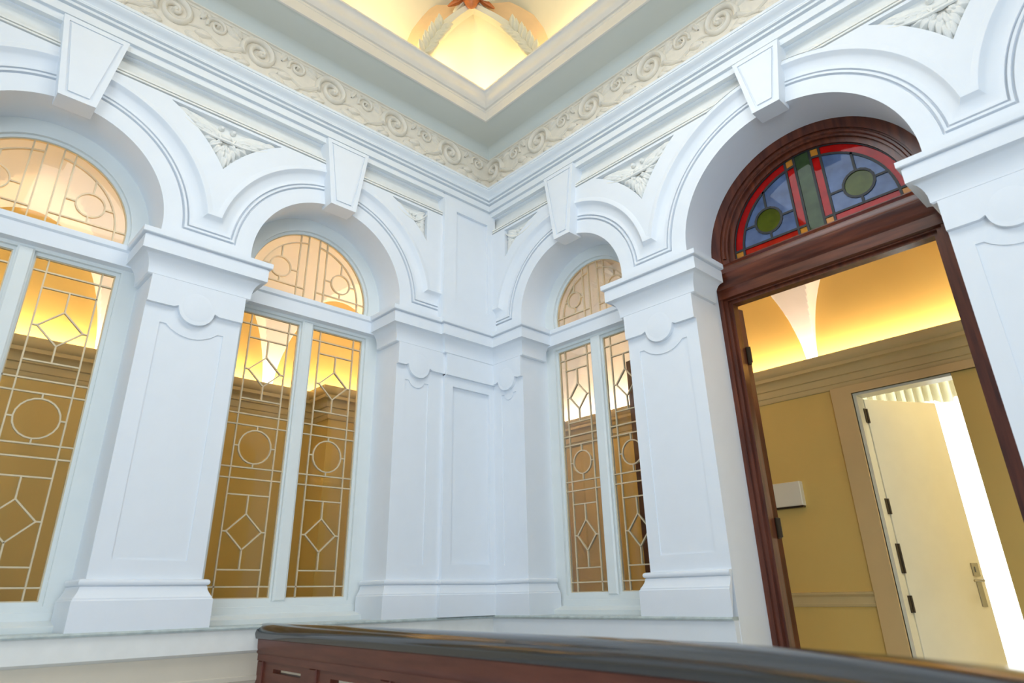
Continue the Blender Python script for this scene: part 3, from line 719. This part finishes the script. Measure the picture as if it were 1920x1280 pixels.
TP = [(-.42, 1.83), (-.335, 1.83), (-.318, 1.838), (-.318, 1.905), (-.308, 1.912), (-.296, 1.935), (-.282, 1.965), (-.275, 1.975), (-.275, 1.998), (-.29, 2.002), (-.300, 2.02), (-.300, 2.055), (-.312, 2.062), (-.330, 2.085), (-.345, 2.10), (-.42, 2.10)]
mb.rings([[(uu, z, p) for p, z in TP] for uu in (c - R + .012, c + R - .012)], closed=False, )
for uu in (c - R + .012, c + R - .012): mb.add([(uu, z, p) for p, z in TP], [tuple(range(len(TP)))])
obj('transom_bar', mb, MAHOGH, d1)
fan = place('fanlight', None, MR(c, 2.10, -.385), d1)
S, B = lunette_segs(c, zs, .570, 2.113, .500, .053, .115, 2.170, .295, 2.312, .092)
def pick(x, z, lp):
    x = abs(x - c); rr = max(math.hypot(x, z - zs), min(math.hypot(q[0] - c, q[1] - zs) for q in lp) + .004)
    if x < .053: return SGREEN
    if math.hypot(x - .295, z - 2.312) < .06: return SOLIVE
    if x < .115: return SAMBER if (rr > .5 or z < 2.17) else SRED
    if z < 2.17: return SAMBER if x > .49 else SRED
    if rr > .497: return SRED
    return SBLUE
panes(fan, MR, S, B, -.385, pick, .015, LEAD)
# open leaf, swung back against the corridor side of the wall
h = Vector((.47, J1 + .005)); dv = Vector((.300, 1.187)).normalized(); nv = Vector((dv.y, -dv.x)); LW = 1.235
def leafM(a, z, t): q = h + dv * a + nv * t; return (q.x, q.y, z)
mb = Mb(leafM); mb.plate(rect(0, FLOOR + .01, LW, 1.79), [rect(.11, .35, LW - .11, 1.66), rect(.11, FLOOR + .15, LW - .11, .2)], .022, -.022, back=True)
dl = obj('door_leaf', mb, MAHOG, d1)
for z0, z1 in ((.35, 1.66), (FLOOR + .15, .2)):
    mb = Mb(leafM); mb.bevbox(.105, z0 - .005, LW - .105, z1 + .005, -.008, .012, .012); obj('door_panel', mb, MAHOG, dl)
for z in (1.45, .35, -.70):
    mb = Mb(MR); mb.cyl((J1 - .004, z - .06, -.462), (J1 - .004, z + .06, -.462), .013, 10); mb.box(J1 - .030, z - .055, -.452, J1 - .001, z + .055, -.446); obj('hinge', mb, BRONZE, d1)

# ---------------------------------------------------------------- corridor behind the walls
BY, BX = 1.5, 1.8
wb = tag(obj('wall_back', Mb().box(-6.5, BY, FLOOR, BX + .12, BY + .12, 3.0), TAN, None, 'structure'), 'tan corridor wall seen through the left windows', 'wall')
mb = Mb(lambda u_, v_, p_: (BX + p_, u_, v_))
mb.plate(rect(-8, FLOOR, BY, 3.0), [rect(-2.885, FLOOR + .001, -2.205, 1.405)], 0, .12, back=True)
wf = tag(obj('wall_far', mb, TAN, None, 'structure'), 'tan corridor wall behind the mahogany doorway', 'wall')
mb = Mb(); mb.box(-6.5, .451, ZTOP, .451, .50, 3.4); mb.box(.451, -8, ZTOP, .5, .5, 3.4)
mb.box(-6.55, .45, FLOOR, -6.45, BY, 3.4); mb.box(WT, -8.05, FLOOR, BX, -7.95, 3.4)
tag(obj('wall_corridor_ends', mb, TAN, None, 'structure'), 'tan walls closing the ends of the corridor', 'wall')
mb = Mb(); mb.box(-6.5, -8.2, FLOOR - .1, 6, BY + .2, FLOOR)
tag(obj('floor', mb, FLOORM, None, 'structure'), 'pale marble floor of hall and corridor', 'floor')
# walls of the hall openings past the frame edges are open halls; cornices
CC = [(0, 1.46), (.012, 1.463), (.02, 1.475), (.02, 1.50), (.03, 1.505), (.034, 1.53), (.034, 1.555), (.05, 1.56)]
for i in range(6): t = i / 5; CC.append((.05 + .045 * (1 - cos(t * PI / 2)), 1.56 + .06 * sin(t * PI / 2)))
CC += [(.105, 1.622), (.105, 1.65), (.115, 1.655), (.128, 1.675), (.132, 1.70), (.132, 1.722), (.112, 1.722), (.10, 1.64), (0, 1.64)]
cp_ = [(-6.5, BY), (-.83, BY), (-.83, BY - .28), (.40, BY - .28), (.40, BY), (BX, BY), (BX, -8)]
mb = Mb(); sweep(cp_[:6], CC, mb); tag(obj('trim_7', mb, TANTRIM, None, 'structure'), 'tan corridor cornice with cove light above, seen through the left windows', 'trim')
mb = Mb(); sweep(cp_[5:], CC, mb); tag(obj('trim_8', mb, TANTRIM, None, 'structure'), 'tan corridor cornice with cove light above, seen through the doorway', 'trim')
mb = Mb(); mb.box(-.83, BY - .28, FLOOR, .40, BY, 1.60); obj('corridor_pilaster', mb, TAN, wb)
DR = [(0, -.115), (.012, -.112), (.016, -.095), (.012, -.085), (.012, -.045), (.02, -.04), (.030, -.028), (.030, -.018), (0, -.012)]
mb = Mb(); sweep([(BX, BY), (BX, -2.06)], DR, mb); tag(obj('trim_9', mb, TANTRIM, None, 'structure'), 'tan dado rail along the corridor wall behind the doorway', 'trim')
mb = Mb(); sweep([(-6.5, BY), (BX, BY)], DR, mb); tag(obj('trim_10', mb, TANTRIM, None, 'structure'), 'tan dado rail along the corridor wall behind the left windows', 'trim')
# groined vaults
HV = 1.14; HR = 1.21; ZV = 1.665
def vf(s, w): t = max(0, min(1, s / w)); return (1 - (1 - t) ** 2.6) ** .62 if t > 0 else 0
def vg(u_, u0, B): q = ((u_ - u0) / B) % 1.0; q = (q - .5) * B / (B / 2 - .045); return sqrt(max(0, 1 - q * q)) if abs(q) < 1 else 0
def grid(fn, us, vs):
    mb = Mb(); mb.rings([[fn(a, b) for b in vs] for a in us], closed=False); return mb
N = 40; ss = [(1 - cos(PI / 2 * i / N)) for i in range(N + 1)]
def lin(a, b, n): return [a + (b - a) * i / n for i in range(n + 1)]
wL, wR = BY - WT, BX - WT
mb = grid(lambda x, s: (x, BY - s * wL, ZV + HV * max(vf(s * wL, wL), .93 * vg(x, -1.3, 1.3) * (x < 0))), lin(-6.5, WT, 900), ss)
tag(obj('ceiling_corridor_left', mb, VAULT, None, 'structure', smooth=28), 'cream groined vault glowing above the left corridor', 'ceiling')
mb = grid(lambda y, s: (BX - s * wR, y, ZV + (HV if y > -.665 else HR) * max(vf(s * wR, wR), .93 * vg(y, -1.965, 1.3) * (y < -.665))), lin(-8, WT, 1100), ss)
tag(obj('ceiling_corridor_right', mb, VAULT, None, 'structure', smooth=28), 'cream groined vault glowing above the corridor behind the doorway', 'ceiling')
mb = grid(lambda a, b: (BX - a * wR, BY - b * wL, ZV + HV * min(vf(a * wR, wR), vf(b * wL, wL))), ss, ss)
tag(obj('ceiling_corridor_corner', mb, VAULT, None, 'structure', smooth=28), 'cream vault over the corner of the corridor', 'ceiling')
# wall box
wbx = root('wall_box', (BX, -1.50, .61), 'cream rectangular box mounted on the corridor wall left of the white door', 'box')
mb = Mb(lambda u_, v_, p_: (BX - p_, u_, v_)); mb.bevbox(-1.685, .615, -1.32, .800, 0, .055, .006); obj('case', mb, DOORW, wbx)
mb = Mb(lambda u_, v_, p_: (BX - p_, u_, v_)); mb.box(-1.680, .602, .004, -1.325, .615, .046); obj('lower_tray', mb, BRONZE, wbx, label='dark underside tray')
# white bedroom door
d2 = root('door_2', (BX, -2.55, FLOOR), 'ivory bedroom door standing ajar beyond the mahogany doorway', 'door', 'structure')
MF = lambda u_, v_, p_: (BX - p_, u_, v_)
O0, O1, OT = -2.90, -2.205, 1.405
mb = Mb(MF); mb.plate([(O1, FLOOR), (O1 + .15, FLOOR), (O1 + .15, OT + .06), (-3.6, OT + .06), (-3.6, OT), (O1, OT)], [], .030, 0)
mb.plate([(O1, FLOOR), (O1 + .035, FLOOR), (O1 + .035, OT + .02), (-3.6, OT + .02), (-3.6, OT), (O1, OT)], [], .016, 0); obj('casing', mb, CASE, d2)
mb = Mb(MF); mb.box(O1 - .025, FLOOR, -.13, O1 - .001, OT - .021, .001); mb.box(O0 + .018, OT - .02, -.13, O1 - .001, OT - .001, .001); obj('door_lining', mb, DOORW, d2)
h2 = Vector((1.925, -2.238)); dv2 = Vector((.868, -.496)); nv2 = Vector((dv2.y, -dv2.x))
def lM(a, z, t): q = h2 + dv2 * a + nv2 * t; return (q.x, q.y, z)
mb = Mb(lM); mb.bevbox(0, FLOOR + .01, .675, 1.375, -.045, 0, .003); leaf = obj('door_leaf', mb, DOORW, d2)
for z, hh in ((1.24, .055), (.56, .055), (.20, .10), (-.10, .055)):
    mb = Mb(MF); mb.box(O1 - .034, z - hh, -.128, O1 - .0245, z + hh, -.085); mb.cyl((O1 - .036, z - hh, -.122), (O1 - .036, z + hh, -.122), .009, 8)
    for q in (-.5, .5): mb.box(O1 - .0365, z + hh * q - .006, -.112, O1 - .0335, z + hh * q + .006, -.10)
    obj('hinge', mb, BRONZE, d2)
mb = Mb(lM); mb.bevbox(.585, .075, .645, .165, 0, .008, .002); mb.bevbox(.605, .10, .625, .14, .006, .014, .003); obj('lock_plate', mb, STEEL, leaf)
mb = Mb(lM); mb.cyl((.615, .045, .0), (.615, .045, .05), .010, 10); mb.tube([(.615, .045, .045), (.58, .045, .052), (.54, .043, .052), (.53, .043, .05)], .009, 8, up=(0, 1, 0)); obj('handle', mb, STEEL, leaf)
mb = Mb(lM); mb.bevbox(.592, -.13, .638, .035, 0, .006, .002); obj('back_plate', mb, STEEL, leaf)
# bedroom
mb = Mb(); mb.box(BX + .12, -5, FLOOR, 4.7, -4.9, 3); mb.box(BX + .12, .5, FLOOR, 4.7, .6, 3); tag(obj('wall_bedroom_sides', mb, DOORW, None, 'structure'), 'cream side walls of the bright bedroom', 'wall')
mb = Mb(lambda u_, v_, p_: (4.6 + p_, u_, v_)); mb.plate(rect(-5, FLOOR, .6, 3), [rect(-3.3, FLOOR + .1, -.6, 2.5)], 0, .1, back=True); tag(obj('wall_bedroom_far', mb, DOORW, None, 'structure'), 'cream bedroom wall round the bright window', 'wall')
mb = Mb(); mb.box(BX + .12, -5, 3.0, 4.7, .6, 3.1); tag(obj('ceiling_bedroom', mb, DOORW, None, 'structure'), 'cream ceiling of the bright bedroom', 'ceiling')
w4 = root('window_4', (4.65, -1.95, FLOOR), 'bright bedroom window behind white voile, seen past the ivory door', 'window', 'structure')
mb = Mb(lambda u_, v_, p_: (4.6 + p_, u_, v_)); mb.plate(rect(-3.3, FLOOR + .1, -.6, 2.5), [rect(-3.24, FLOOR + .16, -1.98, 2.44), rect(-1.92, FLOOR + .16, -.66, 2.44)], .03, .09, back=True); obj('frame', mb, FRAME, w4)
mb = Mb(lambda u_, v_, p_: (4.6 + p_, u_, v_)); mb.box(-3.24, FLOOR + .16, .058, -1.98, 2.44, .062); obj('glass_pane', mb, GCLEAR, w4)
mb = Mb(lambda u_, v_, p_: (4.6 + p_, u_, v_)); mb.box(-1.92, FLOOR + .16, .058, -.66, 2.44, .062); obj('glass_pane', mb, GCLEAR, w4)
cu = root('sheer_curtain', (4.4, -1.95, FLOOR), 'white pleated voile curtain glowing behind the ivory bedroom door', 'curtain')
mb = Mb(); n = 240; R = []
for z, am in ((FLOOR + .02, .045), (.5, .040), (1.9, .034), (2.42, .026), (2.5, .02)):
    R.append([(4.38 + am * sin(i * .62 + .5 * sin(i * .07)) + .01 * sin(i * 1.9), -3.5 + 3.1 * i / n, z) for i in range(n + 1)])
mb.rings(R, closed=False); obj('cloth', mb, SHEER, cu)
mb = Mb(); R = []
for z, am in ((1.76, .06), (2.1, .05), (2.5, .03)):
    R.append([(4.33 + am * sin(i * .9 + .8 * sin(i * .11)), -3.5 + 3.1 * i / n, z + (.05 * abs(sin(i * .13)) if z < 2 else 0)) for i in range(n + 1)])
mb.rings(R, closed=False); obj('valance', mb, LACE, cu, label='cream lace valance')
mb = Mb(); mb.cyl((4.38, -3.6, 2.52), (4.38, -.3, 2.52), .014, 10); obj('rod', mb, STEEL, cu)

# ---------------------------------------------------------------- balustrade in the foreground
bal = root('balustrade', (-1.85, -1.6, FLOOR), 'dark red brown timber balustrade with a broad black handrail in the foreground', 'balustrade')
CP = [(-1.742, -.012), (-1.80, -.8), (-1.87, -1.75), (-1.945, -2.6), (-2.005, -3.05), (-2.10, -3.38), (-2.26, -3.68), (-2.50, -3.93), (-2.85, -4.12), (-3.3, -4.2)]
def smooth_path(P, n=6):
    out = []
    for i in range(len(P) - 1):
        p0, p1, p2, p3 = (Vector(P[max(i - 1, 0)]), Vector(P[i]), Vector(P[i + 1]), Vector(P[min(i + 2, len(P) - 1)]))
        for k in range(n):
            t = k / n; q = .5 * ((2 * p1) + (p2 - p0) * t + (2 * p0 - 5 * p1 + 4 * p2 - p3) * t * t + (3 * p1 - p0 - 3 * p2 + p3) * t ** 3); out.append((q.x, q.y))
    out.append(tuple(P[-1])); return out
path = smooth_path(CP)
hp = [(-.060, -.194), (.060, -.194), (.076, -.188)] + [(.083 * cos(PI * i / 18), -.166 + .054 * sin(PI * i / 18)) for i in range(19)] + [(-.076, -.188), (-.060, -.194)]
mb = Mb(); sweep(path, hp, mb); obj('handrail', mb, BLACK, bal)
fp = [(-.040, -.300), (.040, -.300), (.040, -.268), (.052, -.258), (.060, -.235), (.062, -.192), (-.062, -.192), (-.060, -.235), (-.052, -.258), (-.040, -.268), (-.040, -.300)]
mb = Mb(); sweep(path, fp, mb); obj('rail_moulding', mb, RAILW, bal)
# pierced panels between stiles, following the straight run
run = [Vector(q) for q in path]
acc = [0]
for a, b in zip(run, run[1:]): acc.append(acc[-1] + (b - a).length)
def at(s):
    for i in range(len(run) - 1):
        if acc[i + 1] >= s: t = (s - acc[i]) / (acc[i + 1] - acc[i]); d = (run[i + 1] - run[i]).normalized(); return run[i] + (run[i + 1] - run[i]) * t, d
    return run[-1], (run[-1] - run[-2]).normalized()
BW = .70
k = 0
while k * BW < acc[-1] - .2:
    s0 = k * BW + .02; s1 = min(s0 + BW - .02, acc[-1] - .02); k += 1
    a, _ = at(s0); b, _ = at(s1); d = (b - a); L = d.length; d.normalize(); nn = Vector((d.y, -d.x))
    def BM(t, z, p, a=a, d=d, nn=nn): q = a + d * t + nn * p; return (q.x, q.y, z)
    holes = [rect(.185, -.352, L - .13, -.333)]
    holes.append([(.12 + (L - .24) * i / 12, -.46 + .055 * sin(PI * i / 12)) for i in range(13)] + [(L - .12, -.50), (.12, -.50)])
    for j in range(4): holes.append(rect(.14 + j * (L - .24) / 4, -.95, .14 + (j + .62) * (L - .24) / 4, -.54))
    mb = Mb(BM); mb.plate(rect(0.05, FLOOR + .0, L, -.30), holes, .022, -.022, back=True); pn = obj('pierced_panel', mb, RAILW, bal)
    for z0, z1 in ((-.53, -.515),): mb = Mb(BM); mb.bevbox(.10, z0, L - .06, z1, .02, .032, .004); obj('bead', mb, RAILW, pn)
    mb = Mb(BM); mb.bevbox(-.03, FLOOR, .05, -.30, -.035, .036, .006); obj('stile', mb, RAILW, bal)
